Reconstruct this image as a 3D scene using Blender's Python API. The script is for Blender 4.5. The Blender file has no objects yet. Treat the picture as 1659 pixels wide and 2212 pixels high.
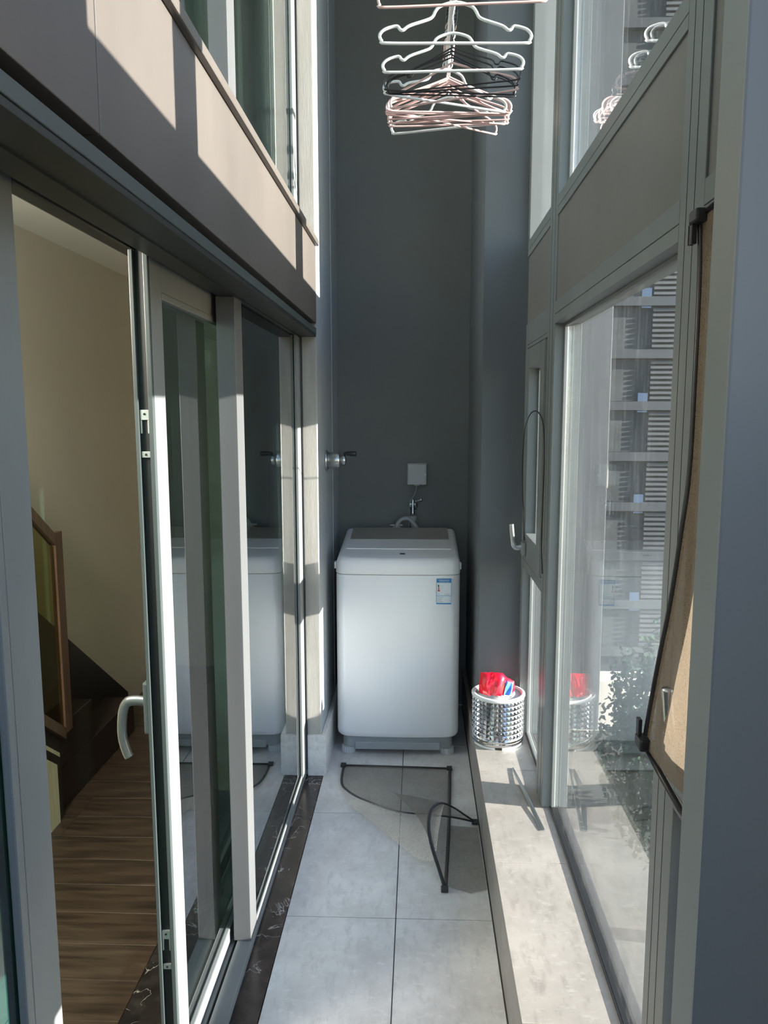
import bpy, bmesh, math, random
from mathutils import Vector, Matrix
random.seed(7)
R = math.radians
S = bpy.context.scene
COL = S.collection

# ------------------------------------------------------------------ camera
cam = bpy.data.cameras.new('camera'); camo = bpy.data.objects.new('camera', cam); COL.objects.link(camo)
camo.location = (0, 0, 1.507)
camo.rotation_euler = (R(90 - 7.434), 0, R(2.078))
cam.lens = 1640.0 / 2212.0 * 36.0
cam.sensor_width = 36.0
cam.shift_x = -15.5 / 2212.0
cam.clip_start = 0.02; cam.clip_end = 400
S.camera = camo

# ------------------------------------------------------------------ sky, sun, exposure
w = bpy.data.worlds.new('world'); S.world = w; w.use_nodes = True
nt = w.node_tree; nt.nodes.clear()
sky = nt.nodes.new('ShaderNodeTexSky'); sky.sky_type = 'NISHITA'
sky.sun_disc = False; sky.sun_elevation = R(25); sky.sun_rotation = R(98.8)
sky.air_density = 1.0; sky.dust_density = 0.6; sky.ozone_density = 1.3
bgn = nt.nodes.new('ShaderNodeBackground'); bgn.inputs['Strength'].default_value = 0.62
outw = nt.nodes.new('ShaderNodeOutputWorld')
nt.links.new(sky.outputs[0], bgn.inputs['Color']); nt.links.new(bgn.outputs[0], outw.inputs['Surface'])

sun = bpy.data.lights.new('sun', 'SUN'); suno = bpy.data.objects.new('sun', sun); COL.objects.link(suno)
sun.energy = 41.0; sun.angle = R(0.53); sun.color = (1.0, 0.90, 0.79)
suno.rotation_euler = Vector((-1.0, 0.155, -0.235)).to_track_quat('-Z', 'Y').to_euler()
suno.location = (30, -4, 10)

S.view_settings.view_transform = 'Standard'; S.view_settings.look = 'None'
S.view_settings.gamma = 1.0; S.view_settings.use_curve_mapping = False
S.view_settings.exposure = 0.14
S.cycles.max_bounces = 14; S.cycles.diffuse_bounces = 6; S.cycles.glossy_bounces = 6
S.cycles.transparent_max_bounces = 32
S.cycles.caustics_reflective = True; S.cycles.blur_glossy = 0.1; S.cycles.caustics_refractive = False
S.cycles.sample_clamp_indirect = 12.0

# ------------------------------------------------------------------ materials
def nodes_of(m):
    m.use_nodes = True
    return m.node_tree, m.node_tree.nodes, m.node_tree.links

def mat(name, color, rough=0.5, metal=0.0, spec=0.5, var=0.0, scale=6.0, bump=0.0, bscale=60.0, stretch=(1, 1, 1), color2=None, coat=0.0):
    m = bpy.data.materials.new(name); t, n, l = nodes_of(m)
    b = n['Principled BSDF']
    b.inputs['Roughness'].default_value = rough; b.inputs['Metallic'].default_value = metal
    b.inputs['Specular IOR Level'].default_value = spec
    b.inputs['Coat Weight'].default_value = coat
    b.inputs['Base Color'].default_value = (*color, 1)
    if var > 0 or bump > 0:
        tc = n.new('ShaderNodeTexCoord'); mp = n.new('ShaderNodeMapping'); mp.inputs['Scale'].default_value = stretch
        l.new(tc.outputs['Object'], mp.inputs['Vector'])
    if var > 0:
        nz = n.new('ShaderNodeTexNoise'); nz.inputs['Scale'].default_value = scale; nz.inputs['Detail'].default_value = 8
        nz.inputs['Roughness'].default_value = 0.62
        l.new(mp.outputs[0], nz.inputs['Vector'])
        cr = n.new('ShaderNodeValToRGB')
        c2 = color2 or tuple(min(1, c * (1 + var)) for c in color)
        c1 = color if color2 else tuple(c * (1 - var) for c in color)
        cr.color_ramp.elements[0].position = 0.34; cr.color_ramp.elements[1].position = 0.66
        cr.color_ramp.elements[0].color = (*c1, 1); cr.color_ramp.elements[1].color = (*c2, 1)
        l.new(nz.outputs['Fac'], cr.inputs['Fac']); l.new(cr.outputs[0], b.inputs['Base Color'])
    if bump > 0:
        nb = n.new('ShaderNodeTexNoise'); nb.inputs['Scale'].default_value = bscale; nb.inputs['Detail'].default_value = 4
        l.new(mp.outputs[0], nb.inputs['Vector'])
        bp = n.new('ShaderNodeBump'); bp.inputs['Strength'].default_value = bump; bp.inputs['Distance'].default_value = 0.004
        l.new(nb.outputs['Fac'], bp.inputs['Height']); l.new(bp.outputs[0], b.inputs['Normal'])
    return m

def glass(name, tint, r0=0.08, dirt=0.0, dirt_color=(0.8, 0.82, 0.84)):
    """clear pane: straight-through transmission plus a mirror by angle, and a film of dried dust that the sun lights"""
    m = bpy.data.materials.new(name); t, n, l = nodes_of(m)
    n.remove(n['Principled BSDF']); out = n['Material Output']
    ge = n.new('ShaderNodeNewGeometry')
    dt = n.new('ShaderNodeVectorMath'); dt.operation = 'DOT_PRODUCT'
    l.new(ge.outputs['Normal'], dt.inputs[0]); l.new(ge.outputs['Incoming'], dt.inputs[1])
    ab = n.new('ShaderNodeMath'); ab.operation = 'ABSOLUTE'; l.new(dt.outputs['Value'], ab.inputs[0])
    on = n.new('ShaderNodeMath'); on.operation = 'SUBTRACT'; on.inputs[0].default_value = 1.0; l.new(ab.outputs[0], on.inputs[1])
    pw = n.new('ShaderNodeMath'); pw.operation = 'POWER'; pw.inputs[1].default_value = 5.0; l.new(on.outputs[0], pw.inputs[0])
    ma = n.new('ShaderNodeMath'); ma.operation = 'MULTIPLY_ADD'; ma.inputs[1].default_value = 1 - r0; ma.inputs[2].default_value = r0
    l.new(pw.outputs[0], ma.inputs[0])
    tr = n.new('ShaderNodeBsdfTransparent'); tr.inputs['Color'].default_value = (*tint, 1)
    gl = n.new('ShaderNodeBsdfGlossy'); gl.inputs['Roughness'].default_value = 0.0; gl.inputs['Color'].default_value = (1, 1, 1, 1)
    mx = n.new('ShaderNodeMixShader')
    l.new(ma.outputs[0], mx.inputs['Fac']); l.new(tr.outputs[0], mx.inputs[1]); l.new(gl.outputs[0], mx.inputs[2])
    last = mx
    if dirt > 0:
        tc = n.new('ShaderNodeTexCoord'); mp = n.new('ShaderNodeMapping'); mp.inputs['Scale'].default_value = (9, 9, 1.3)
        l.new(tc.outputs['Object'], mp.inputs['Vector'])
        n1 = n.new('ShaderNodeTexNoise'); n1.inputs['Scale'].default_value = 2.2; n1.inputs['Detail'].default_value = 9; n1.inputs['Roughness'].default_value = 0.7
        l.new(mp.outputs[0], n1.inputs['Vector'])
        cr = n.new('ShaderNodeValToRGB'); cr.color_ramp.elements[0].position = 0.50; cr.color_ramp.elements[1].position = 0.74
        cr.color_ramp.elements[0].color = (0.30, 0.30, 0.30, 1); cr.color_ramp.elements[1].color = (2.6, 2.6, 2.6, 1)
        l.new(n1.outputs['Fac'], cr.inputs['Fac'])
        n2 = n.new('ShaderNodeTexNoise'); n2.inputs['Scale'].default_value = 120; n2.inputs['Detail'].default_value = 2
        l.new(tc.outputs['Object'], n2.inputs['Vector'])
        mm = n.new('ShaderNodeMath'); mm.operation = 'MULTIPLY'; l.new(cr.outputs[0], mm.inputs[0]); l.new(n2.outputs['Fac'], mm.inputs[1])
        sc = n.new('ShaderNodeMath'); sc.operation = 'MULTIPLY'; sc.inputs[1].default_value = dirt * 2; l.new(mm.outputs[0], sc.inputs[0])
        tl = n.new('ShaderNodeBsdfTranslucent'); tl.inputs['Color'].default_value = (*dirt_color, 1)
        df = n.new('ShaderNodeBsdfDiffuse'); df.inputs['Color'].default_value = (*dirt_color, 1)
        m2 = n.new('ShaderNodeMixShader'); m2.inputs['Fac'].default_value = 0.5
        l.new(tl.outputs[0], m2.inputs[1]); l.new(df.outputs[0], m2.inputs[2])
        m3 = n.new('ShaderNodeMixShader'); l.new(sc.outputs[0], m3.inputs['Fac']); l.new(mx.outputs[0], m3.inputs[1]); l.new(m2.outputs[0], m3.inputs[2])
        last = m3
    l.new(last.outputs[0], out.inputs['Surface'])
    return m

def mesh_cloth(name, color, cover):
    m = bpy.data.materials.new(name); t, n, l = nodes_of(m)
    n.remove(n['Principled BSDF']); out = n['Material Output']
    tr = n.new('ShaderNodeBsdfTransparent'); df = n.new('ShaderNodeBsdfDiffuse'); tl = n.new('ShaderNodeBsdfTranslucent')
    df.inputs['Color'].default_value = (*color, 1); tl.inputs['Color'].default_value = (*color, 1)
    a = n.new('ShaderNodeMixShader'); a.inputs['Fac'].default_value = 0.4; l.new(df.outputs[0], a.inputs[1]); l.new(tl.outputs[0], a.inputs[2])
    b = n.new('ShaderNodeMixShader'); b.inputs['Fac'].default_value = cover
    tc = n.new('ShaderNodeTexCoord'); nz = n.new('ShaderNodeTexNoise'); nz.inputs['Scale'].default_value = 420; nz.inputs['Detail'].default_value = 2
    l.new(tc.outputs['Object'], nz.inputs['Vector'])
    mr = n.new('ShaderNodeMapRange'); mr.inputs['From Min'].default_value = 0.3; mr.inputs['From Max'].default_value = 0.7
    mr.inputs['To Min'].default_value = cover - 0.12; mr.inputs['To Max'].default_value = min(1.0, cover + 0.12)
    l.new(nz.outputs['Fac'], mr.inputs['Value']); l.new(mr.outputs[0], b.inputs['Fac'])
    l.new(tr.outputs[0], b.inputs[1]); l.new(a.outputs[0], b.inputs[2]); l.new(b.outputs[0], out.inputs['Surface'])
    return m

def marble(name):
    m = bpy.data.materials.new(name); t, n, l = nodes_of(m); b = n['Principled BSDF']
    b.inputs['Roughness'].default_value = 0.22
    tc = n.new('ShaderNodeTexCoord')
    nz = n.new('ShaderNodeTexNoise'); nz.inputs['Scale'].default_value = 7; nz.inputs['Detail'].default_value = 5; nz.inputs['Distortion'].default_value = 1.4
    l.new(tc.outputs['Object'], nz.inputs['Vector'])
    s = n.new('ShaderNodeMath'); s.operation = 'SUBTRACT'; s.inputs[1].default_value = 0.5; l.new(nz.outputs['Fac'], s.inputs[0])
    a = n.new('ShaderNodeMath'); a.operation = 'ABSOLUTE'; l.new(s.outputs[0], a.inputs[0])
    cr = n.new('ShaderNodeValToRGB'); cr.color_ramp.elements[0].position = 0.0; cr.color_ramp.elements[1].position = 0.0075
    cr.color_ramp.elements[0].color = (0.42, 0.40, 0.38, 1); cr.color_ramp.elements[1].color = (0.020, 0.018, 0.018, 1)
    n2 = n.new('ShaderNodeTexNoise'); n2.inputs['Scale'].default_value = 5; n2.inputs['Detail'].default_value = 3
    l.new(tc.outputs['Object'], n2.inputs['Vector'])
    mr = n.new('ShaderNodeMapRange'); mr.inputs['From Min'].default_value = 0.46; mr.inputs['From Max'].default_value = 0.62
    l.new(n2.outputs['Fac'], mr.inputs['Value'])
    ad = n.new('ShaderNodeMath'); ad.operation = 'MULTIPLY_ADD'; ad.inputs[1].default_value = 0.02; l.new(mr.outputs[0], ad.inputs[0]); l.new(a.outputs[0], ad.inputs[2])
    n3 = n.new('ShaderNodeTexNoise'); n3.inputs['Scale'].default_value = 18; n3.inputs['Detail'].default_value = 8
    l.new(tc.outputs['Object'], n3.inputs['Vector'])
    c2 = n.new('ShaderNodeValToRGB'); c2.color_ramp.elements[0].position = 0.40; c2.color_ramp.elements[1].position = 0.72
    c2.color_ramp.elements[0].color = (0.014, 0.012, 0.012, 1); c2.color_ramp.elements[1].color = (0.040, 0.033, 0.031, 1); l.new(n3.outputs['Fac'], c2.inputs['Fac'])
    mx = n.new('ShaderNodeMix'); mx.data_type = 'RGBA'; l.new(cr.outputs[0], mx.inputs['Factor']); l.new(c2.outputs[0], mx.inputs['A']); mx.inputs['B'].default_value = (0.40, 0.38, 0.36, 1)
    cr.color_ramp.elements[0].color = (1, 1, 1, 1); cr.color_ramp.elements[1].color = (0, 0, 0, 1)
    l.new(ad.outputs[0], cr.inputs['Fac']); l.new(mx.outputs['Result'], b.inputs['Base Color'])
    return m

def cement(name, base, dark, light):
    """cement look tile: clouds, fine dragged grain and small pale specks"""
    m = bpy.data.materials.new(name); t, n, l = nodes_of(m); b = n['Principled BSDF']; b.inputs['Roughness'].default_value = 0.45
    ge = n.new('ShaderNodeNewGeometry')
    def noise(scale, det, st, rough=0.6):
        mp = n.new('ShaderNodeMapping'); mp.inputs['Scale'].default_value = st; l.new(ge.outputs['Position'], mp.inputs['Vector'])
        z = n.new('ShaderNodeTexNoise'); z.inputs['Scale'].default_value = scale; z.inputs['Detail'].default_value = det; z.inputs['Roughness'].default_value = rough
        l.new(mp.outputs[0], z.inputs['Vector']); return z.outputs['Fac']
    def ramp(f, p0, p1, c0, c1):
        r = n.new('ShaderNodeValToRGB'); r.color_ramp.elements[0].position = p0; r.color_ramp.elements[1].position = p1
        r.color_ramp.elements[0].color = (*c0, 1); r.color_ramp.elements[1].color = (*c1, 1); l.new(f, r.inputs['Fac']); return r.outputs[0]
    def mix(f, a, c, k=None):
        x = n.new('ShaderNodeMix'); x.data_type = 'RGBA'; l.new(f, x.inputs['Factor']); l.new(a, x.inputs['A'])
        x.inputs['B'].default_value = (*c, 1); return x.outputs['Result']
    c = ramp(noise(6, 7, (1, 1, 1)), 0.36, 0.64, tuple(0.86 * v for v in base), tuple(1.10 * v for v in base))
    g = ramp(noise(38, 6, (1.0, 0.35, 1), 0.7), 0.50, 0.68, (0, 0, 0), (0.7, 0.7, 0.7)); c = mix(g, c, dark)
    g = ramp(noise(55, 5, (0.5, 1.0, 1), 0.7), 0.54, 0.72, (0, 0, 0), (0.7, 0.7, 0.7)); c = mix(g, c, light)
    l.new(c, b.inputs['Base Color'])
    return m

M = {}
M['frame'] = mat('grey_powder_coat', (0.135, 0.145, 0.147), 0.42, var=0.10, scale=5, stretch=(1, 1, 0.3), bump=0.03, bscale=220)
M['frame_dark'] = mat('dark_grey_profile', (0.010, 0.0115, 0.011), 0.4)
M['post'] = mat('grey_post_coat', (0.080, 0.083, 0.088), 0.45, var=0.10, scale=5, stretch=(1, 1, 0.15))
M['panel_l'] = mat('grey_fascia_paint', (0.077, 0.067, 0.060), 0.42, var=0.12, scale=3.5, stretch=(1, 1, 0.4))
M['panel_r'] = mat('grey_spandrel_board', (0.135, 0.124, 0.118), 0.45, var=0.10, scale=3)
M['black'] = mat('black_gasket', (0.008, 0.009, 0.010), 0.5)
M['blackp'] = mat('black_plastic', (0.012, 0.012, 0.014), 0.32)
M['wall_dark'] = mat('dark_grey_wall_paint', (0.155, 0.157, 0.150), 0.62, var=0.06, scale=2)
M['wall_blue'] = mat('blue_grey_wall_paint', (0.098, 0.106, 0.116), 0.5, var=0.05, scale=2)
M['wall_alcove_lit'] = mat('blue_grey_paint_lit', (0.30, 0.33, 0.36), 0.45)  # the column's blue grey paint, lightened to imitate bounced sunlight
M['jamb'] = mat('return_side_reflected_sun', (0.27, 0.29, 0.295), 0.5)  # lighter than the return paint, stands in for sun reflected off the doors
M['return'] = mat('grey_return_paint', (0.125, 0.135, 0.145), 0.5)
M['edge'] = mat('shaded_edge_coat', (0.040, 0.050, 0.051), 0.4)  # darker than the frame coat, shade of the sash lips put into the colour
M['pier'] = mat('grey_pier_paint', (0.30, 0.29, 0.27), 0.5, var=0.13, scale=7, stretch=(3, 3, 0.35), bump=0.10, bscale=90)
M['tile'] = cement('cement_grey_tile_lifted', (0.56, 0.545, 0.535), (0.41, 0.40, 0.39), (0.68, 0.665, 0.655))  # floor tile raised in tone to stand in for sun bounced off the doors
M['tile_ledge'] = cement('cement_tile_sun_toned', (0.245, 0.225, 0.205), (0.165, 0.15, 0.135), (0.33, 0.31, 0.29))  # same tile as the floor, its tone set apart for direct sun
M['grout'] = mat('dark_grout', (0.06, 0.06, 0.06), 0.8)
M['marble'] = marble('black_marble')
M['alu'] = mat('silver_aluminium', (0.55, 0.56, 0.57), 0.28, metal=1.0)
M['chrome'] = mat('chrome', (0.62, 0.62, 0.63), 0.10, metal=1.0)
M['zinc'] = mat('zinc_plate', (0.42, 0.44, 0.43), 0.4, metal=0.6)
M['gunmetal'] = mat('grey_handle_metal', (0.23, 0.25, 0.255), 0.35, metal=0.7)
M['white'] = mat('white_enamel', (0.82, 0.80, 0.80), 0.32, coat=0.2)
M['white_p'] = mat('white_plastic', (0.74, 0.74, 0.73), 0.35)
M['grey_p'] = mat('grey_plastic', (0.33, 0.34, 0.34), 0.4)
M['foot'] = mat('pale_grey_foot', (0.48, 0.48, 0.48), 0.5)
M['lidglass'] = mat('smoked_lid', (0.20, 0.19, 0.185), 0.12, coat=0.3)
M['pink'] = mat('pale_pink_coating', (0.54, 0.37, 0.36), 0.35)
M['hwhite'] = mat('silver_white_aluminium', (0.56, 0.57, 0.58), 0.35, metal=0.25)
M['red'] = mat('red_plastic_film', (0.70, 0.006, 0.025), 0.2, coat=0.5)
M['pinkish'] = mat('pale_print', (0.75, 0.35, 0.38), 0.3)
M['blue'] = mat('blue_print', (0.05, 0.17, 0.55), 0.3)
M['lblue'] = mat('label_blue', (0.02, 0.22, 0.52), 0.35)
M['lwhite'] = mat('label_white', (0.72, 0.76, 0.78), 0.35)
M['ink'] = mat('black_ink', (0.01, 0.01, 0.012), 0.5)
M['rink'] = mat('red_ink', (0.55, 0.05, 0.03), 0.5)
M['beige'] = mat('beige_wall_paint', (0.54, 0.505, 0.42), 0.8, var=0.03, scale=1.5)
M['ceil'] = mat('white_ceiling_paint', (0.78, 0.77, 0.73), 0.85)
M['wood'] = mat('brown_floor_board', (0.085, 0.048, 0.028), 0.35, var=0.0, scale=4, stretch=(1.4, 16, 16), color2=None)
M['wood'] = mat('brown_floor_board', (0.025, 0.0165, 0.011), 0.36, var=0.5, scale=3.5, stretch=(1.2, 14, 14), color2=(0.082, 0.055, 0.037))
M['wood_dark'] = mat('dark_stair_wood', (0.022, 0.013, 0.010), 0.4, var=0.3, scale=5, stretch=(1, 10, 10))
M['wood_rail'] = mat('brown_rail_wood', (0.12, 0.066, 0.042), 0.4, var=0.25, scale=5, stretch=(10, 10, 1))
M['wood_pale'] = mat('pale_oak_edge', (0.52, 0.38, 0.25), 0.5, var=0.12, scale=6, stretch=(12, 12, 1))
M['teal'] = mat('teal_curtain_cloth', (0.16, 0.60, 0.48), 0.8)
M['glass_r'] = glass('window_glass', (0.94, 0.975, 0.985), 0.15, dirt=0.007)
M['glass_l'] = glass('door_glass', (0.38, 0.47, 0.46), 0.25)
M['glass_u'] = glass('upper_glass', (0.86, 0.93, 0.91), 0.22)
M['glass_b'] = glass('balustrade_glass', (0.72, 0.70, 0.50), 0.05)
M['screen'] = mesh_cloth('grey_fly_mesh', (0.13, 0.13, 0.125), 0.50)
M['screen_lit'] = mesh_cloth('fly_mesh_lit', (0.33, 0.33, 0.328), 0.50)  # lighter copy of the grey mesh, imitates light caught by the fold
M['screen_r'] = mesh_cloth('brown_fly_mesh', (0.17, 0.135, 0.10), 0.78)
M['facade'] = mat('grey_facade_render', (0.030, 0.037, 0.044), 0.8, var=0.1, scale=0.5)
M['band'] = mat('pale_floor_band', (0.045, 0.051, 0.058), 0.8)
M['louver'] = mat('pale_louver_slat', (0.07, 0.072, 0.078), 0.6)
M['recess'] = mat('dark_balcony_recess', (0.045, 0.05, 0.052), 0.7, var=0.3, scale=0.8)
M['fpane'] = mat('blue_window_pane', (0.06, 0.10, 0.17), 0.4)
M['stone'] = mat('beige_stone', (0.62, 0.54, 0.45), 0.8, var=0.15, scale=0.6)
M['leaf'] = mat('dark_green_leaf', (0.022, 0.048, 0.026), 0.9, spec=0.1, var=0.4, scale=1.2)
M['bark'] = mat('bark', (0.08, 0.06, 0.045), 0.9)
M['ground'] = mat('grey_pavement', (0.04, 0.045, 0.04), 0.9, var=0.2, scale=0.2)

# ------------------------------------------------------------------ helpers
WL = {}
def link(o):
    COL.objects.link(o); return o
def tag(o, label=None, cat=None, group=None, kind=None):
    if label: o['label'] = label
    if cat: o['category'] = cat
    if group: o['group'] = group
    if kind: o['kind'] = kind
    return o
def empty(name, loc=(0, 0, 0), label=None, cat=None, group=None, kind=None):
    o = bpy.data.objects.new(name, None); link(o); o.location = loc; o.empty_display_size = 0.05
    WL[o.name] = Vector(loc); return tag(o, label, cat, group, kind)
def obj(name, bm, m, parent=None, local=False, smooth=False, label=None, kind=None, base=None):
    """one mesh object; geometry is given in world metres unless local"""
    off = Vector((0, 0, 0))
    if parent is not None: off = WL[parent.name]
    elif base is not None: off = Vector(base)
    if not local and off.length > 0: bmesh.ops.translate(bm, vec=-off, verts=bm.verts)
    bmesh.ops.recalc_face_normals(bm, faces=bm.faces)
    me = bpy.data.meshes.new(name); bm.to_mesh(me); bm.free()
    if isinstance(m, (list, tuple)):
        for x in m: me.materials.append(x)
    else: me.materials.append(m)
    if smooth:
        for p in me.polygons: p.use_smooth = True
    o = bpy.data.objects.new(name, me); link(o)
    if parent is not None: o.parent = parent
    elif base is not None: o.location = base
    WL[o.name] = off.copy()
    return tag(o, label, kind=kind)
def add_box(bm, x0, x1, y0, y1, z0, z1, bev=0.0):
    r = bmesh.ops.create_cube(bm, size=1.0)
    vs = r['verts']
    for v in vs:
        v.co = Vector((x0 + (v.co.x + .5) * (x1 - x0), y0 + (v.co.y + .5) * (y1 - y0), z0 + (v.co.z + .5) * (z1 - z0)))
    if bev > 0:
        es = list({e for v in vs for e in v.link_edges})
        bmesh.ops.bevel(bm, geom=es, offset=bev, segments=2, affect='EDGES', profile=0.6)
def box(name, c, m, parent=None, bev=0.0, **k):
    bm = bmesh.new(); add_box(bm, *c, bev=bev)
    return obj(name, bm, m, parent, **k)
def boxes(name, cs, m, parent=None, bev=0.0, **k):
    bm = bmesh.new()
    for c in cs: add_box(bm, *c, bev=bev)
    return obj(name, bm, m, parent, **k)
def add_tube(bm, pts, r, n=8, closed=False, flat=1.0):
    pts = [Vector(p) for p in pts]; N = len(pts); rings = []
    prev = None
    for i, p in enumerate(pts):
        a = pts[(i - 1) % N] if (closed or i > 0) else p
        b = pts[(i + 1) % N] if (closed or i < N - 1) else p
        t = (b - a).normalized()
        if prev is None:
            ref = Vector((0, 0, 1)) if abs(t.z) < 0.9 else Vector((0, 1, 0))
            u = t.cross(ref).normalized()
        else:
            u = (prev - t * prev.dot(t)).normalized()
        prev = u; v = t.cross(u)
        rr = r[i] if isinstance(r, (list, tuple)) else r
        rings.append([bm.verts.new(p + (u * math.cos(q) + v * flat * math.sin(q)) * rr) for q in [2 * math.pi * k / n for k in range(n)]])
    for i in range(N if closed else N - 1):
        A, B = rings[i], rings[(i + 1) % N]
        for k in range(n): bm.faces.new((A[k], A[(k + 1) % n], B[(k + 1) % n], B[k]))
    if not closed:
        bm.faces.new(rings[0]); bm.faces.new(list(reversed(rings[-1])))
def tube(name, pts, r, m, parent=None, n=8, closed=False, flat=1.0, **k):
    bm = bmesh.new(); add_tube(bm, pts, r, n, closed, flat)
    return obj(name, bm, m, parent, smooth=True, **k)
def add_lathe(bm, prof, axis='Z', c=(0, 0, 0), n=32):
    """prof: (radius, along) pairs"""
    c = Vector(c); rings = []
    for r, h in prof:
        ring = []
        for k in range(n):
            a = 2 * math.pi * k / n; p, q = r * math.cos(a), r * math.sin(a)
            v = {'Z': (p, q, h), 'X': (h, p, q), 'Y': (p, h, q)}[axis]
            ring.append(bm.verts.new(c + Vector(v)))
        rings.append(ring)
    for A, B in zip(rings, rings[1:]):
        for k in range(n): bm.faces.new((A[k], A[(k + 1) % n], B[(k + 1) % n], B[k]))
    if prof[0][0] > 1e-6: bm.faces.new(rings[0])
    if prof[-1][0] > 1e-6: bm.faces.new(rings[-1])
    bmesh.ops.remove_doubles(bm, verts=bm.verts, dist=1e-6)
def lathe(name, prof, m, parent=None, axis='Z', c=(0, 0, 0), n=32, **k):
    bm = bmesh.new(); add_lathe(bm, prof, axis, c, n)
    return obj(name, bm, m, parent, smooth=True, **k)
def shade(o, ang=35):
    me = o.data
    for p in me.polygons: p.use_smooth = True
    md = None
    try:
        me.set_sharp_from_angle(angle=R(ang))
    except Exception: pass
    return o
def catmull(P, n=8, closed=False):
    P = [Vector(p) for p in P]; out = []; N = len(P)
    for i in range(N if closed else N - 1):
        p1, p2 = P[i], P[(i + 1) % N]
        p0 = P[i - 1] if (closed or i > 0) else p1
        p3 = P[(i + 2) % N] if (closed or i + 2 < N) else p2
        for k in range(n):
            t = k / n
            out.append(0.5 * ((2 * p1) + (p2 - p0) * t + (2 * p0 - 5 * p1 + 4 * p2 - p3) * t * t + (3 * p1 - p0 - 3 * p2 + p3) * t ** 3))
    if not closed: out.append(P[-1])
    return out
def pieces(name, items, m, parent, bev):
    """many like box pieces, each an object of its own; equal sizes share one mesh"""
    cache = {}
    for (x0, x1, y0, y1, z0, z1) in items:
        key = (round(x1 - x0, 4), round(y1 - y0, 4), round(z1 - z0, 4))
        if key not in cache:
            bm = bmesh.new(); add_box(bm, 0, key[0], 0, key[1], 0, key[2], bev=0)
            if bev: bmesh.ops.bevel(bm, geom=bm.edges[:], offset=bev, segments=1, affect='EDGES')
            o = obj(name, bm, m, None, local=True); cache[key] = o
        else:
            o = cache[key].copy(); link(o)
        o.parent = parent; o.location = Vector((x0, y0, z0)) - WL[parent.name]; WL[o.name] = Vector((x0, y0, z0))

YN, YB, ZT = -1.6, 3.80, 4.40          # near end, back wall, ceiling height
# ================================================================== SETTING
# balcony floor: bed with recessed joints, tiles proud of it
floor = box('floor', (-0.393, 0.245, YN, YB, -0.06, -0.0025), M['grout'], kind='structure', label='grey cement tiled floor of the narrow balcony')
ts = []
for x0, x1 in ((-0.393, -0.064), (-0.061, 0.2265)):
    y = 3.303
    edges = [YB, 3.303, 2.704, 2.105, 1.506, 0.907, 0.308, -0.291, -0.890, YN]
    for a, b in zip(edges, edges[1:]): ts.append((x0, x1, b + 0.0015, a - 0.0015, -0.012, 0.0))
pieces('floor_tile', ts, M['tile'], floor, 0.0008)

# tiled ledge under the windows
ledge = box('trim_1', (0.243, 0.50, YN, YB, -0.5, 0.185), M['grout'], kind='structure', label='raised ledge tiled in pale cement under the windows')
le = [YB, 3.262, 2.668, 2.086, 1.492, 0.898, 0.304, -0.29, -0.884, YN]
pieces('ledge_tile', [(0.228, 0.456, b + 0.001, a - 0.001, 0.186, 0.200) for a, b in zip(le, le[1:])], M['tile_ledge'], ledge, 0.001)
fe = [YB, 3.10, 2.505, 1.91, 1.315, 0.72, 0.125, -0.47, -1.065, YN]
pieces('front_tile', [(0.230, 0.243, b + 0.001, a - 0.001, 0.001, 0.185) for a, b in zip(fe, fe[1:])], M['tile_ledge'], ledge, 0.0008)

# threshold
sill = box('trim_2', (-0.74, -0.395, YN, 3.008, -0.06, 0.0015), M['marble'], kind='structure', bev=0.001, label='black marble threshold with white veins under the sliding doors')

# back wall, alcove left wall with pier, right column
box('wall_back', (-0.62, 0.75, YB, 3.95, 0, ZT), M['wall_dark'], kind='structure', label='dark grey back wall behind the washing machine')
bm = bmesh.new(); add_box(bm, -0.62, -0.401, 3.010, YB, 0, ZT, bev=0.004)
wl = obj('wall_left', bm, [M['pier'], M['wall_alcove_lit']], kind='structure', label='blue grey left wall of the alcove ending in a grey pier')
for p in wl.data.polygons:
    if p.normal.x > 0.5: p.material_index = 1  # alcove side gets the tone lightened for bounced sun
wr = box('wall_right', (0.247, 0.75, 3.04, YB, 0.2005, ZT), M['wall_blue'], kind='structure', bev=0.003, label='blue grey wall column standing right of the washing machine')
box('seam', (-0.4015, -0.3995, 3.52, 3.523, 0, ZT), M['foot'], wl)
# skirting tiles at the pier
sk = empty('baseboard_left', (0, 0, 0), kind='structure', label='grey skirting tiles around the foot of the pier')
pieces('skirting_tile', [(-0.457, -0.381, 2.993, 3.009, 0.002, 0.178), (-0.6, -0.487, 2.993, 3.009, 0.002, 0.178), (-0.4, -0.381, 3.0095, 3.40, 0.002, 0.178), (-0.4, -0.381, 3.402, YB, 0.002, 0.178)], M['tile'], sk, 0.001)
# ceiling, and an unseen glazed near end added to let sky light in
box('ceiling', (-0.70, 0.75, YN, 3.95, ZT, ZT + 0.1), M['ceil'], kind='structure')
w9 = empty('fill_window', (0, 0, 0), kind='structure')
boxes('frame', [(-0.70, 0.75, YN - 0.08, YN, 0, 0.22), (-0.70, 0.75, YN - 0.08, YN, 2.0, 2.1), (-0.06, 0.02, YN - 0.08, YN, 0.22, ZT)], M['frame'], w9)
box('pane', (-0.70, 0.75, YN - 0.05, YN - 0.042, 0.22, ZT), M['glass_r'], w9)
# pier standing in the window wall close on the right
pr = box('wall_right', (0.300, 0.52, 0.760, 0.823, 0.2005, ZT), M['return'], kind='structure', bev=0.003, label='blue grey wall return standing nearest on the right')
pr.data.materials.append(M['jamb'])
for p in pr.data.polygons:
    if p.normal.x < -0.5: p.material_index = 1  # left face gets the tone lightened for reflected sun

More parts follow.
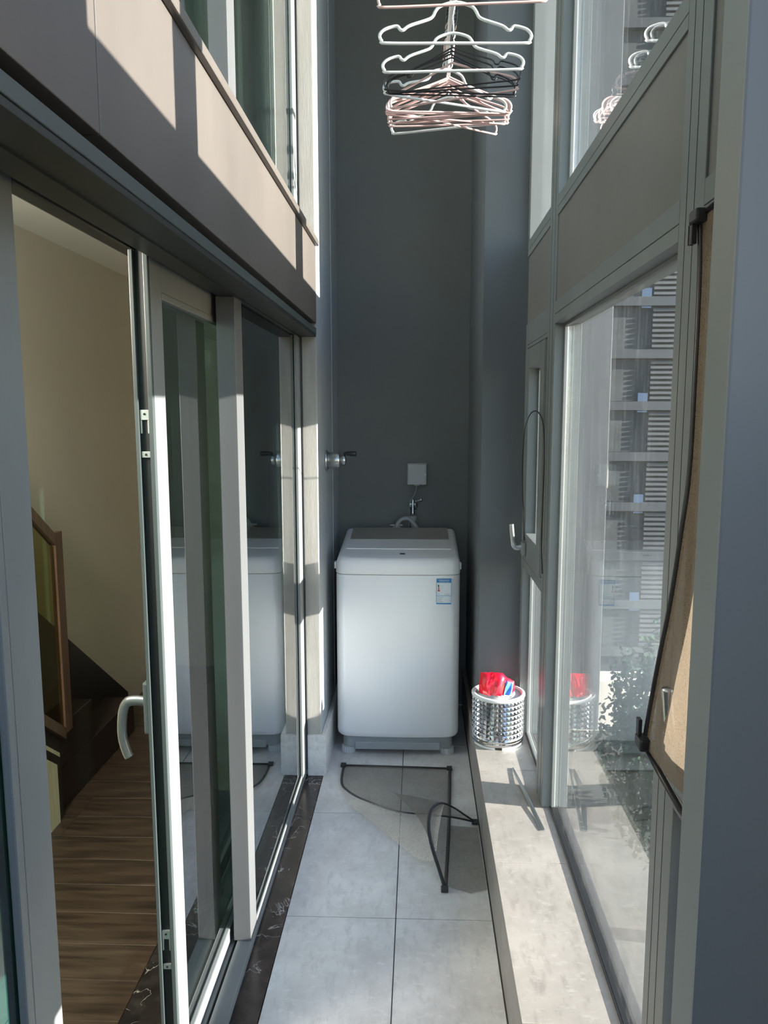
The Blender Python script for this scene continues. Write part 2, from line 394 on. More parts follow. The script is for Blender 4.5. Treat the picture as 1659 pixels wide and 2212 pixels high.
box('wall_right', (0.62, 0.72, 0.42, 0.7595, 0.2005, ZT), M['wall_blue'], kind='structure')
box('wall_right', (0.62, 0.72, YN, 0.4195, 0.2005, 1.55), M['wall_blue'], kind='structure')  # unseen wall kept low so sun enters and bounces as fill
# floor slab edge over the doors: fascia panels, groove, drip rail, cap
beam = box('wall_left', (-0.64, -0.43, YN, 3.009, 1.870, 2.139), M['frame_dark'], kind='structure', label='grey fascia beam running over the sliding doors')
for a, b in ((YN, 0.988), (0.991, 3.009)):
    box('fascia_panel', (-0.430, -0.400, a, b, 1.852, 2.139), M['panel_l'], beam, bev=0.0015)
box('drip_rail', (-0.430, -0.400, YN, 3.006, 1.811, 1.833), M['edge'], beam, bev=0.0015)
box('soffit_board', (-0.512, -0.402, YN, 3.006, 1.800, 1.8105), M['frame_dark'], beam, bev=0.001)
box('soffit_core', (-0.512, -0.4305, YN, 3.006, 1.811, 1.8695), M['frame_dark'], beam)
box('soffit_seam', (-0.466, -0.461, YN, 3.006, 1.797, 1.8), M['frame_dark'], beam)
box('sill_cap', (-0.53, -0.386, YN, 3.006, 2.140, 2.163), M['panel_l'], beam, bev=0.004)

# ------------------------------------------------------------------ sliding doors (left)
SX0, SX1 = -0.566, -0.528
d1 = empty('door_1', (0, 0, 0), kind='structure', label='fixed glass door panel with grey post beside the pier')
box('sill_rail', (-0.507, -0.464, YN, 2.992, 0.002, 0.027), M['frame'], d1, bev=0.002)
box('sill_rail', (-0.62, -0.517, YN, 2.992, 0.002, 0.014), M['frame'], d1, bev=0.001)
box('track_slot', (-0.517, -0.507, YN, 2.992, 0.002, 0.004), M['black'], d1)
box('glazing_bead', (-0.4735, -0.466, 2.031, 2.904, 0.0275, 0.046), M['frame'], d1, bev=0.003)
box('post', (-0.516, -0.467, 1.955, 2.030, 0.0275, 1.7995), M['post'], d1, bev=0.002)
box('pane', (-0.483, -0.475, 2.031, 2.985, 0.0275, 1.7995), M['glass_l'], d1)
boxes('jamb', [(-0.488, -0.474, 2.985, 3.009, 0.0275, 1.7995), (-0.4735, -0.463, 2.905, 2.9845, 0.0275, 1.7995), (-0.473, -0.466, 2.990, 3.009, 0.0275, 1.7995), (-0.465, -0.459, 2.996, 3.009, 0.0275, 1.7995)], M['frame'], d1, bev=0.002)
box('gasket', (-0.4585, -0.4575, 2.99, 3.0095, 0.0275, 1.7995), M['black'], d1)
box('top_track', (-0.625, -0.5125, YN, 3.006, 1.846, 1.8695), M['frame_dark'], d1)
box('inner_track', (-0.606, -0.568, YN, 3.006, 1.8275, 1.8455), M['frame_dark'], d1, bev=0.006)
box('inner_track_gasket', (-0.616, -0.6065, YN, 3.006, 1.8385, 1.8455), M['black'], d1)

d2 = empty('door_2', (0, 0, 0), kind='structure', label='sliding glass door slid half open, with lever handle')
A, B = 1.505, 2.93
def sash(root, A, B, z0, z1, groove, gm='glass_l'):
    zt, zb = z1 - 0.070, z0 + 0.034
    if groove:
        boxes('stile', [(SX0, SX1, A + 0.012, A + 0.077, z0, z1), ], M['frame'], root, bev=0.0012)
        boxes('edge_lip', [(SX0, SX0 + 0.008, A, A + 0.0118, z0, z1), (SX1 - 0.010, SX1 - 0.0005, A, A + 0.0118, z0, z1)], M['edge'], root, bev=0.0012)
        box('lock_groove', (SX0 + 0.0085, SX1 - 0.0105, A + 0.0095, A + 0.0119, z0 + 0.001, z1 - 0.001), M['black'], root)
    else:
        box('stile', (SX0, SX1, A, A + 0.077, z0, z1), M['frame'], root, bev=0.0012)
    box('stile', (SX0, SX1, B - 0.075, B, z0, z1), M['frame'], root, bev=0.0012)
    box('top_rail', (SX0, SX1, A + 0.0775, B - 0.0755, zt, z1), M['frame'], root, bev=0.0012)
    box('bottom_rail', (SX0, SX1, A + 0.0775, B - 0.0755, z0, zb), M['frame'], root, bev=0.0012)
    box('glazing_bead', (SX1 - 0.013, SX1 + 0.002, A + 0.078, B - 0.076, zt - 0.016, zt - 0.0005), M['frame'], root, bev=0.003)
    box('glazing_bead', (SX1 - 0.013, SX1 + 0.001, A + 0.078, B - 0.076, zb + 0.0005, zb + 0.012), M['frame'], root, bev=0.003)
    box('pane', (SX0 + 0.012, SX1 - 0.014, A + 0.078, B - 0.076, zb + 0.001, zt - 0.001), M[gm], root)
sash(d2, A, B, 0.016, 1.822, True)
def strike(z0, z1):
    o = boxes('strike_plate', [(SX0 + 0.0095, SX1 - 0.011, A + 0.004, A + 0.009, z1 - 0.020, z1), (SX0 + 0.0095, SX0 + 0.0125, A + 0.004, A + 0.009, z1 - 0.047, z1 - 0.0205), (SX1 - 0.014, SX1 - 0.011, A + 0.004, A + 0.009, z1 - 0.047, z1 - 0.0205), (SX0 + 0.0095, SX1 - 0.011, A + 0.004, A + 0.009, z0, z0 + 0.012)], M['zinc'], d2, bev=0.0006)
    o['label'] = 'zinc strike plate with two screws'
    for z in (z1 - 0.008, z0 + 0.006):
        lathe('screw', [(0.0001, 0), (0.0024, 0.0), (0.0022, -0.0012), (0.0001, -0.0012)], M['ink'], o, axis='Y', c=((SX0 + SX1) / 2 - 0.001, A + 0.0036, z), n=12)
strike(1.418, 1.513); strike(0.292, 0.384)
hp = box('handle_plate', (SX0 - 0.012, SX0 - 0.0005, 1.512, 1.545, 0.832, 0.945), M['gunmetal'], d2, bev=0.004)
tube('lever_handle', catmull([(-0.577, 1.528, 0.899), (-0.600, 1.527, 0.901), (-0.617, 1.526, 0.897), (-0.626, 1.525, 0.878), (-0.630, 1.525, 0.845), (-0.629, 1.525, 0.815), (-0.622, 1.525, 0.787), (-0.617, 1.525, 0.776)], 6), [0.0095] * 12 + [0.0085] * 31, M['gunmetal'], d2, n=12, flat=1.2)['label'] = 'grey metal lever handle'

d3 = empty('door_3', (0, 0, 0), kind='structure', label='near glass door with a blue grey stile at the left edge')
def near_sash(root, z0, z1):
    box('stile', (SX0, SX1, 0.936, 1.010, z0, z1), M['frame'], root, bev=0.0015)
    box('glazing_bead', (SX1 - 0.012, SX1 + 0.001, 0.917, 0.9345, z0 + 0.03, z1 - 0.05), M['frame'], root, bev=0.003)
    box('stile', (SX0, SX1, 0.0, 0.074, z0, z1), M['frame'], root, bev=0.0015)
    box('top_rail', (SX0, SX1, 0.0745, 0.9355, z1 - 0.06, z1), M['frame'], root, bev=0.0015)
    box('bottom_rail', (SX0, SX1, 0.0745, 0.9355, z0, z0 + 0.034), M['frame'], root, bev=0.0015)
    box('pane', (SX0 + 0.012, SX1 - 0.014, 0.0745, 0.9345, z0 + 0.035, z1 - 0.061), M['glass_l'], root)
near_sash(d3, 0.016, 1.822)
d4 = empty('door_4', (0, 0, 0), kind='structure')
box('pane', (-0.552, -0.544, YN, -0.002, 0.016, 1.822), M['glass_l'], d4)

# upper windows over the beam, left
w5 = empty('window_5', (0, 0, 0), kind='structure', label='upper left window bays above the fascia beam')
box('post', (-0.516, -0.467, 1.955, 2.030, 2.1635, ZT), M['post'], w5, bev=0.002)
box('pane', (-0.483, -0.475, 2.031, 2.985, 2.1635, ZT), M['glass_u'], w5)
boxes('jamb', [(-0.488, -0.474, 2.985, 3.009, 2.1635, ZT), (-0.4735, -0.463, 2.905, 2.9845, 2.1635, ZT), (-0.473, -0.466, 2.990, 3.009, 2.1635, ZT), (-0.465, -0.459, 2.996, 3.009, 2.1635, ZT)], M['frame'], w5, bev=0.002)
box('gasket', (-0.4585, -0.4575, 2.99, 3.0095, 2.1635, ZT), M['black'], w5)
box('sill_rail', (-0.62, -0.5305, YN, 2.985, 2.140, 2.16), M['frame'], w5, bev=0.002)
w6 = empty('window_6', (0, 0, 0), kind='structure', label='upper left sliding sash in front of the teal curtain')
sash(w6, A, B, 2.164, ZT - 0.02, False, 'glass_u')
w7 = empty('window_7', (0, 0, 0), kind='structure')
near_sash(w7, 2.164, ZT - 0.02)

# ------------------------------------------------------------------ window wall (right)
FX, FO = 0.416, 0.500
w1 = empty('window_1', (0, 0, 0), kind='structure', label='large fixed window over the ledge with dusty glass')
MA, MB, NA, NB = 2.405, 2.535, 1.178, 1.285
box('mullion', (FX, FO, MA, MB, 0.2005, ZT), M['frame'], w1, bev=0.0015)
box('mullion', (FX, FO, NA, NB, 0.2005, ZT), M['frame'], w1, bev=0.0015)
boxes('mullion_seam', [(FX - 0.0006, FX, MA + 0.035, MA + 0.0362, 0.2005, ZT), (FX - 0.0006, FX, MA + 0.092, MA + 0.093, 0.2005, ZT), (FX - 0.0006, FX, NA + 0.04, NA + 0.0412, 0.2005, ZT), (FX - 0.0006, FX, NA + 0.075, NA + 0.076, 0.2005, ZT)], M['black'], w1)
GX = 0.457
def bay(root, y0, y1, z0, z1, bottom=True):
    bx0, bx1, t = 0.445, GX - 0.0005, 0.010
    box('glazing_bead', (bx0, bx1, y1 - t, y1 - 0.0005, z0, z1), M['frame'], root, bev=0.002)
    box('glazing_bead', (bx0, bx1, y0 + 0.0005, y0 + t, z0, z1), M['frame'], root, bev=0.002)
    box('glazing_bead', (bx0, bx1, y0 + t, y1 - t, z1 - t, z1), M['frame'], root, bev=0.002)
    if bottom: box('glazing_bead', (bx0, bx1, y0 + t, y1 - t, z0, z0 + t), M['frame'], root, bev=0.002)
    box('pane', (GX, GX + 0.008, y0 + 0.0005, y1 - 0.0005, z0, z1), M['glass_r'], root)
def transom(root, y0, y1, z0, zj, z1):
    box('transom', (FX, FO, y0 + 0.0005, y1 - 0.0005, z0, zj - 0.0008), M['frame'], root, bev=0.001)
    box('transom', (FX, FO, y0 + 0.0005, y1 - 0.0005, zj + 0.0008, z1), M['frame'], root, bev=0.001)
transom(w1, NB, MA, 1.780, 1.808, 1.846)
bay(w1, NB, MA, 0.2055, 1.780, bottom=False)
box('gasket', (0.446, GX + 0.010, NB, MA, 0.2005, 0.2055), M['black'], w1)
box('gasket', (0.441, 0.446, NB, MA, 0.2005, 0.205), M['black'], w1)
# spandrel boards between the storeys
sp = empty('trim_3', (0, 0, 0), kind='structure', label='dark grey spandrel boards between lower and upper windows')
for a, b in ((0.824, NA), (NB, MA), (MB, 3.039)):
    box('spandrel_board', (0.420, FO, a + 0.001, b - 0.001, 1.8465, 2.0995), M['panel_r'], sp)
# upper windows right
w4 = empty('window_4', (0, 0, 0), kind='structure', label='upper right windows that mirror the clothes hangers')
for a, b in ((0.824, NA), (NB, MA), (MB, 3.039)):
    transom(w4, a, b, 2.100, 2.124, 2.157)
    bay(w4, a, b, 2.157, ZT)
box('jamb', (FX, FO, 3.0, 3.0395, 2.158, ZT), M['frame'], w4, bev=0.001)
# narrow bay by the column: opening sash above, fixed light below
w2 = empty('window_2', (0, 0, 0), kind='structure', label='narrow window with an opening sash beside the column')
box('jamb', (FX, FO, 2.992, 3.0395, 0.2005, 1.8455), M['frame'], w2, bev=0.001)
transom(w2, MB, 2.992, 1.752, 1.765, 1.846)
transom(w2, MB, 2.992, 0.905, 0.935, 0.950)
bay(w2, MB, 2.992, 0.2055, 0.905)
box('gasket', (0.441, GX + 0.010, MB, 2.992, 0.2005, 0.2055), M['black'], w2)
sf = empty('window_3', (0, 0, 0), kind='structure', label='narrow opening sash with a silver handle')
a0, a1, b0, b1 = 2.543, 2.984, 0.956, 1.746
boxes('sash_frame', [(0.409, 0.49, a0, 2.625, b0, b1), (0.409, 0.49, 2.895, a1, b0, b1), (0.409, 0.49, 2.6255, 2.8945, b0, 1.050), (0.409, 0.49, 2.6255, 2.8945, 1.672, b1)], M['frame'], sf, bev=0.0015)
boxes('glazing_bead', [(0.445, GX - 0.0005, 2.6255, 2.636, 1.0505, 1.6715), (0.445, GX - 0.0005, 2.884, 2.8945, 1.0505, 1.6715)], M['frame'], sf, bev=0.002)
box('pane', (GX, GX + 0.008, 2.626, 2.894, 1.0505, 1.6715), M['glass_r'], sf)
def cam_handle(root, y, z, x=0.409):
    h = box('handle_plate', (x - 0.016, x - 0.0005, y - 0.030, y + 0.018, z - 0.026, z + 0.024), M['gunmetal'], root, bev=0.004)
    tube('handle', catmull([(x - 0.014, y, z + 0.004), (x - 0.034, y, z + 0.001), (x - 0.044, y, z + 0.014), (x - 0.050, y, z + 0.050), (x - 0.054, y, z + 0.092)], 6), [0.0085] * 13 + [0.0075] * 12, M['alu'], root, n=10, flat=1.25)['label'] = 'silver curved window handle'
cam_handle(sf, 2.885, 0.994)
# nearest bay, with a loose fly screen over it
w8 = empty('window_8', (0, 0, 0), kind='structure', label='opening window behind the loose fly screen')
for a, b in ((0.824, NA),):
    transom(w8, a, b, 1.780, 1.808, 1.846)
    transom(w8, a, b, 0.870, 0.900, 0.935)
    bay(w8, a, b, 0.2055, 0.870)
boxes('sash_frame', [(0.425, 0.49, 1.075, NA - 0.004, 0.94, 1.775), (0.425, 0.49, 0.83, 0.89, 0.94, 1.775), (0.425, 0.49, 0.8905, 1.0745, 0.94, 1.03), (0.425, 0.49, 0.8905, 1.0745, 1.70, 1.775)], M['frame'], w8, bev=0.0015)
box('pane', (GX, GX + 0.008, 0.891, 1.074, 1.031, 1.699), M['glass_r'], w8)
cam_handle(w8, 1.098, 1.01, x=0.425)

# ------------------------------------------------------------------ room behind the doors
rf = box('floor', (-1.60, -0.741, YN, 4.10, -0.06, -0.0135), M['wood_dark'], kind='structure', label='brown wood plank floor inside the room')
pl = []
y = YN; k = 0
while y < 4.07:
    e = min(y + 0.1370, 4.079); x1 = -0.7415
    cut = random.choice([None, -1.02, -1.15, -0.93, -1.28, None])
    xs = [-1.5] + ([cut] if cut else []) + [x1]
    for a, b in zip(xs, xs[1:]): pl.append((a + 0.0004, b - 0.0004, y + 0.0005, e - 0.0005, -0.013, 0.0))
    y = e; k += 1
pieces('plank', pl, M['wood'], rf, 0.0008)
box('wall_left', (-1.62, -1.50, YN, 4.25, 0, 2.20), M['beige'], kind='structure', label='beige wall of the room beside the stairs')
box('wall_back', (-1.4995, -0.62, 4.08, 4.25, 0, 2.20), M['beige'], kind='structure', label='beige end wall of the room')
box('wall_right', (-0.80, -0.6205, 2.86, 4.0795, 0, 2.20), M['beige'], kind='structure')  # unseen return added to block sun from the beige wall
box('wall_front', (-1.62, -0.62, YN - 0.15, YN, 0, 2.20), M['beige'], kind='structure')
box('ceiling', (-1.62, -0.6405, YN, 4.25, 2.20, 2.28), M['ceil'], kind='structure', label='white ceiling of the room')
box('baseboard_back', (-1.49, -0.63, 4.066, 4.0795, 0.0, 0.10), M['wood_dark'], kind='structure', label='dark baseboard on the end wall of the room')
# dark room behind the upper windows
box('slab_infill', (-0.64, -0.6205, YN, 3.009, 2.1395, 2.36), M['frame_dark'], beam)
box('floor', (-2.6, -0.6405, YN, 3.90, 2.285, 2.36), M['wood_dark'], kind='structure')
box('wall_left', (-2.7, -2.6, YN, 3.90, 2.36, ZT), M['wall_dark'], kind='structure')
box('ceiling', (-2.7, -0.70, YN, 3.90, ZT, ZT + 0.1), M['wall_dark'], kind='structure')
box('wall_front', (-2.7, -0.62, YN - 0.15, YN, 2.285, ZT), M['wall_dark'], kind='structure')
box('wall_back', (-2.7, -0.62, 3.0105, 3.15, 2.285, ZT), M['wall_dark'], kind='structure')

# unseen warm fill light added to brighten the room, near its ceiling beside the open door
lp = bpy.data.lights.new('room_fill', 'POINT'); lp.energy = 62; lp.color = (1.0, 0.93, 0.82); lp.shadow_soft_size = 0.10
lpo = bpy.data.objects.new('room_fill', lp); link(lpo); lpo.location = (-1.05, 1.1, 1.85)
# staircase
st = empty('staircase', (-1.43, 2.7, 0), 'dark wood staircase with a framed glass balustrade against the beige wall', 'staircase')
for i in range(7):
    y1 = (3.42 if i == 0 else 2.98 - 0.245 * (i - 1)); 
    box('step', (-1.4985, -1.352, 0.95, y1, 0.165 * i + 0.001, 0.165 * (i + 1)), M['wood_dark'], st, bev=0.003)
bm = bmesh.new()
prof = [(3.70, 0.02), (3.70, 0.085), (1.2, 1.985), (1.2, 1.62), (3.30, 0.02)]
a = [bm.verts.new((-1.4995, y, z)) for y, z in prof]; b = [bm.verts.new((-1.488, y, z)) for y, z in prof]
bm.faces.new(a); bm.faces.new(b[::-1])
for i in range(5): bm.faces.new((a[i], b[i], b[(i + 1) % 5], a[(i + 1) % 5]))
obj('wall_stringer', bm, M['ink'], st)
def panel(name, x0, x1, y0, y1, zlo, top1, slope, m):
    bm = bmesh.new()
    P = [(y1, zlo), (y1, top1), (y0, top1 + slope * (y1 - y0)), (y0, zlo)]
    a = [bm.verts.new((x0, y, z)) for y, z in P]; b = [bm.verts.new((x1, y, z)) for y, z in P]
    bm.faces.new(a); bm.faces.new(b[::-1])
    for i in range(4): bm.faces.new((a[i], b[i], b[(i + 1) % 4], a[(i + 1) % 4]))
    return obj(name, bm, m, st)
panel('side_panel', -1.350, -1.338, 1.4, 2.655, 0.001, 0.245, 0.76, M['wood_pale'])
panel('side_panel', -1.336, -1.329, 1.4, 2.640, 0.001, 0.235, 0.76, M['wood_dark'])
panel('side_panel', -1.327, -1.322, 1.4, 2.600, 0.001, 0.225, 0.76, M['wood_pale'])
# balustrade frame: stile, sloping rails, glass
box('balustrade_stile', (-1.352, -1.330, 2.70, 2.755, 0.30, 1.07), M['wood_rail'], st, bev=0.002)
bm = bmesh.new(); 
for z in (1.045, 0.30):
    P = [(2.6995, z - 0.02), (2.6995, z + 0.025), (1.5, z + 0.025 + 0.76 * 1.2), (1.5, z - 0.02 + 0.76 * 1.2)]
    a = [bm.verts.new((-1.352, y, q)) for y, q in P]; b = [bm.verts.new((-1.330, y, q)) for y, q in P]
    bm.faces.new(a); bm.faces.new(b[::-1])
    for i in range(4): bm.faces.new((a[i], b[i], b[(i + 1) % 4], a[(i + 1) % 4]))
obj('balustrade_rail', bm, M['wood_rail'], st)
bm = bmesh.new()
P = [(2.699, 0.33), (2.699, 1.02), (1.5, 1.02 + 0.76 * 1.2), (1.5, 0.33 + 0.76 * 1.2)]
a = [bm.verts.new((-1.344, y, q)) for y, q in P]; b = [bm.verts.new((-1.338, y, q)) for y, q in P]
bm.faces.new(a); bm.faces.new(b[::-1])
for i in range(4): bm.faces.new((a[i], b[i], b[(i + 1) % 4], a[(i + 1) % 4]))
obj('balustrade_glass', bm, M['glass_b'], st)

# curtains
def curtain(y0, y1, x, z0, z1, label, group=None):
    bm = bmesh.new(); n = 90; top = []; bot = []
    for i in range(n + 1):
        t = i / n; y = y0 + (y1 - y0) * t; dx = 0.018 * math.sin(t * 46) + 0.008 * math.sin(t * 113 + 1)
        top.append(bm.verts.new((x + dx * 0.7, y, z1))); bot.append(bm.verts.new((x + dx, y, z0)))
    for i in range(n): bm.faces.new((bot[i], bot[i + 1], top[i + 1], top[i]))
    r = bmesh.ops.solidify(bm, geom=bm.faces[:], thickness=0.002)
    o = obj('curtain', bm, M['teal'], smooth=True, base=(x, (y0 + y1) / 2, z0))
    return tag(o, label, 'curtain', group)
curtain(0.35, 1.12, -0.68, 0.02, 2.15, 'teal curtain behind the near glass door at the lower left edge')
curtain(0.9, 2.15, -0.70, 2.362, ZT - 0.01, 'teal curtain hanging behind the upper left window')

# ================================================================== THINGS
# washing machine
wm = empty('washing_machine', (-0.088, 3.455, 0), 'white top loading washing machine with a blue energy label in the alcove', 'washing machine')
def rrect(x0, x1, y0, y1, r, bulge, n=7, m=14):
    P = []
    for cx, cy, a0 in ((x1 - r, y0 + r, -90), (x1 - r, y1 - r * 0.4, 0), (x0 + r, y1 - r * 0.4, 90), (x0 + r, y0 + r, 180)):
        rr = r if cy < (y0 + y1) / 2 else r * 0.4
        cx2 = (x1 - rr) if cx > (x0 + x1) / 2 else (x0 + rr)
        for k in range(n + 1):
            q = R(a0 + 90 * k / n); P.append(Vector((cx2 + rr * math.cos(q), cy + rr * math.sin(q))))
    for k in range(1, m): P.append(Vector((x0 + r + (x1 - x0 - 2 * r) * k / m, y0)))
    xm = (x0 + x1) / 2; hw = (x1 - x0) / 2
    for p in P:
        if p.y < y0 + r * 1.01: p.y -= bulge * (1 - ((p.x - xm) / hw) ** 2)
    return P
def skin(bm, rings, cap0=True, cap1=True):
    V = [[bm.verts.new(p) for p in r] for r in rings]
    n = len(V[0])
    for A_, B_ in zip(V, V[1:]):
        for k in range(n): bm.faces.new((A_[k], A_[(k + 1) % n], B_[(k + 1) % n], B_[k]))
    if cap0: bm.faces.new(V[0][::-1])
    if cap1: bm.faces.new(V[-1])
X0, X1, Y0, Y1 = -0.357, 0.181, 3.200, 3.725
def ring(d, zf):
    return [Vector((p.x, p.y, zf(p.y) if callable(zf) else zf)) for p in rrect(X0 + d, X1 - d, Y0 + d, Y1 - d, 0.042, 0.012)]
bm = bmesh.new(); skin(bm, [ring(0.022, 0.082), ring(0.008, 0.086), ring(0.002, 0.096), ring(0.0, 0.11), ring(0.0, 0.812), ring(0.002, 0.816)])
shade(obj('body', bm, M['white'], wm), 40)
ft = lambda y: 0.886 + 0.056 * max(0.0, min(1.0, (y - Y0) / 0.50)) ** 0.9
bm = bmesh.new(); skin(bm, [ring(0.002, 0.8185), ring(-0.001, 0.822), ring(0.0, lambda y: ft(y) - 0.028), ring(0.006, lambda y: ft(y) - 0.010), ring(0.016, lambda y: ft(y) - 0.001), ring(0.026, lambda y: ft(y))])
shade(obj('top_panel', bm, M['white'], wm), 40)
def slab(name, x0, x1, y0, y1, m, lift, par, tx=0.0):
    bm = bmesh.new(); n = 8; L = []
    for i in range(n + 1):
        y = y0 + (y1 - y0) * i / n; ins = tx * i / n
        L.append([Vector((x0 + ins, y, ft(y) - 0.002)), Vector((x1 - ins, y, ft(y) - 0.002)), Vector((x1 - ins, y, ft(y) + lift)), Vector((x0 + ins, y, ft(y) + lift))])
    skin(bm, L)
    return obj(name, bm, m, par)
lid = slab('lid', -0.322, 0.146, 3.345, 3.52, M['white'], 0.0015, wm)
slab('lid_window', -0.318, 0.142, 3.49, 3.70, M['lidglass'], 0.0045, wm)['label'] = 'smoked grey lid window'
box('handle_slot', (-0.080, -0.058, 3.264, 3.277, ft(3.27) - 0.003, ft(3.27) + 0.0026), M['ink'], wm)
rb = [(-0.365, -0.357, 3.235, 3.265, 0.835, 0.865), (0.181, 0.187, 3.235, 3.265, 0.835, 0.865)]
for c in rb: box('side_latch', c, M['white_p'], wm, bev=0.003)
bm = bmesh.new(); skin(bm, [ring(0.024, 0.0815), ring(0.022, 0.030)])
shade(obj('base', bm, M['grey_p'], wm), 40)
bm = bmesh.new(); add_box(bm, -0.275, 0.10, 3.201, 3.222, 0.026, 0.060, bev=0.003)
obj('kick_plate', bm, M['grey_p'], wm)
for fx in (-0.308, 0.132):
    for fy in (3.238, 3.665):
        bm = bmesh.new(); P = []
        for k in range(40):
            q = 2 * math.pi * k / 40; rr = 0.029 + (0.0022 if k % 2 else 0); P.append((rr * math.cos(q), rr * math.sin(q)))
        skin(bm, [[Vector((fx + p * .96, fy + q_ * .96, 0.0005)) for p, q_ in P], [Vector((fx + p, fy + q_, 0.006)) for p, q_ in P], [Vector((fx + p, fy + q_, 0.0295)) for p, q_ in P]])
        obj('foot', bm, M['foot'], wm)
# energy label (the square code on it is left out)
LX0, LX1, LZ0, LZ1 = 0.079, 0.142, 0.692, 0.803
ly = 3.1905
def lab(name, x0, x1, z0, z1, m, dy=0.0006):
    return box(name, (x0, x1, ly - dy, ly + 0.006, z0, z1), m, el)
el = box('energy_label', (LX0, LX1, ly, ly + 0.006, LZ0, LZ1), M['lwhite'], wm, label='white and blue energy label')
lab('label_print', LX0, LX1, LZ1 - 0.017, LZ1, M['lblue']); lab('label_print', LX0, LX1, LZ0, LZ0 + 0.005, M['lblue'])
lab('label_print', LX0, LX0 + 0.0012, LZ0, LZ1, M['lblue'], 0.0005); lab('label_print', LX1 - 0.0012, LX1, LZ0, LZ1, M['lblue'], 0.0005)
lab('label_print', LX0, LX1, LZ0 + 0.036, LZ0 + 0.0375, M['lblue'], 0.0005)
lab('label_print', LX0 + 0.006, LX0 + 0.011, LZ1 - 0.036, LZ1 - 0.026, M['ink']); lab('label_print', LX0 + 0.005, LX0 + 0.014, LZ1 - 0.055, LZ1 - 0.048, M['rink'])
lab('label_print', LX0 + 0.0065, LX0 + 0.0115, LZ1 - 0.047, LZ1 - 0.038, M['rink'])
for z in (LZ0 + 0.029, LZ0 + 0.022, LZ0 + 0.015, LZ0 + 0.009):
    lab('label_print', LX0 + 0.005, LX0 + 0.030 - (z * 97 % 0.012), z, z + 0.0016, M['grey_p']); lab('label_print', LX1 - 0.010, LX1 - 0.005, z, z + 0.0018, M['grey_p'])
lab('label_print', LX0 + 0.034, LX1 - 0.005, LZ1 - 0.068, LZ1 - 0.0665, M['grey_p']); lab('label_print', LX0 + 0.005, LX0 + 0.013, LZ1 - 0.068, LZ1 - 0.0665, M['grey_p'])
def text(name, body, size, loc, rot, m, parent, extrude=0.0003, align='CENTER'):
    c = bpy.data.curves.new(name, 'FONT'); c.body = body; c.size = size; c.extrude = extrude; c.align_x = align; c.align_y = 'CENTER'
    c.materials.append(m)
    o = bpy.data.objects.new(name, c); link(o); o.parent = parent; o.location = Vector(loc) - WL[parent.name]; o.rotation_euler = rot
    dg = bpy.context.evaluated_depsgraph_get(); dg.update()
    me = bpy.data.meshes.new_from_object(o.evaluated_get(dg)); me.name = name
    q = bpy.data.objects.new(name, me); link(q); q.parent = parent; q.location = o.location; q.rotation_euler = rot
    bpy.data.objects.remove(o); WL[q.name] = Vector(loc); return q
text('lettering', '\u4e2d\u56fd\u80fd\u6548\u6807\u8bc6', 0.0080, ((LX0 + LX1) / 2, ly - 0.0010, LZ1 - 0.0070), (R(90), 0, 0), M['lwhite'], el)
text('lettering', 'CHINA ENERGY LABEL', 0.0042, ((LX0 + LX1) / 2, ly - 0.0010, LZ1 - 0.0135), (R(90), 0, 0), M['lwhite'], el)

# water tap, hose, socket box
tap = empty('water_tap', (-0.03, 3.80, 1.04), 'small chrome washing machine tap on the dark back wall', 'tap')
lathe('flange', [(0.001, 3.7995), (0.026, 3.7995), (0.025, 3.793), (0.014, 3.788), (0.001, 3.788)], M['chrome'], tap, axis='Y', c=(-0.028, 0, 1.045), n=28)
lathe('body', [(0.001, 3.789), (0.011, 3.789), (0.011, 3.745), (0.001, 3.745)], M['chrome'], tap, axis='Y', c=(-0.028, 0, 1.045), n=20)
lathe('spout', [(0.001, 0.998), (0.009, 0.998), (0.010, 1.015), (0.0085, 1.02), (0.0085, 1.075), (0.006, 1.082), (0.001, 1.083)], M['chrome'], tap, c=(-0.028, 3.752, 0), n=20)
tube('lever', [(-0.016, 3.752, 1.072), (-0.004, 3.750, 1.074), (0.010, 3.748, 1.079), (0.018, 3.747, 1.082)], [0.005, 0.004, 0.006, 0.0085], M['chrome'], tap, n=10, flat=1.3)
hose = empty('inlet_hose', (-0.03, 3.75, 0.99), 'grey ribbed inlet hose looping from the tap into the washing machine', 'hose')
lathe('coupling', [(0.009, 0.998), (0.017, 0.9975), (0.0185, 0.985), (0.0185, 0.975), (0.012, 0.972), (0.011, 0.962), (0.008, 0.955)], M['grey_p'], hose, c=(-0.028, 3.752, 0), n=24)
hp_ = catmull([(-0.028, 3.752, 0.956), (-0.022, 3.752, 0.925), (-0.012, 3.745, 0.90), (0.000, 3.738, 0.915), (-0.018, 3.736, 0.955), (-0.045, 3.735, 0.984), (-0.075, 3.734, 0.986), (-0.098, 3.733, 0.968), (-0.107, 3.73, 0.948), (-0.108, 3.728, 0.932)], 12)
tube('tube', hp_, [0.0105 + (0.0012 if i % 2 else 0) for i in range(len(hp_))], M['grey_p'], hose, n=12)
box('inlet_collar', (-0.142, -0.078, 3.728, 3.738, 0.9500, 0.958), M['grey_p'], hose, bev=0.002)
lathe('inlet_nut', [(0.012, 0.949), (0.018, 0.947), (0.020, 0.93)], M['grey_p'], hose, c=(-0.109, 3.732, 0), n=20)
so = empty('socket_box', (-0.008, 3.80, 1.205), 'pale grey splash proof socket cover on the dark back wall', 'socket')
box('backplate', (-0.057, 0.040, 3.785, 3.7995, 1.151, 1.258), M['foot'], so, bev=0.003)
box('cover', (-0.055, 0.038, 3.752, 3.7845, 1.153, 1.256), M['foot'], so, bev=0.005)
box('catch', (-0.022, 0.004, 3.750, 3.765, 1.149, 1.1525), M['foot'], so, bev=0.001)
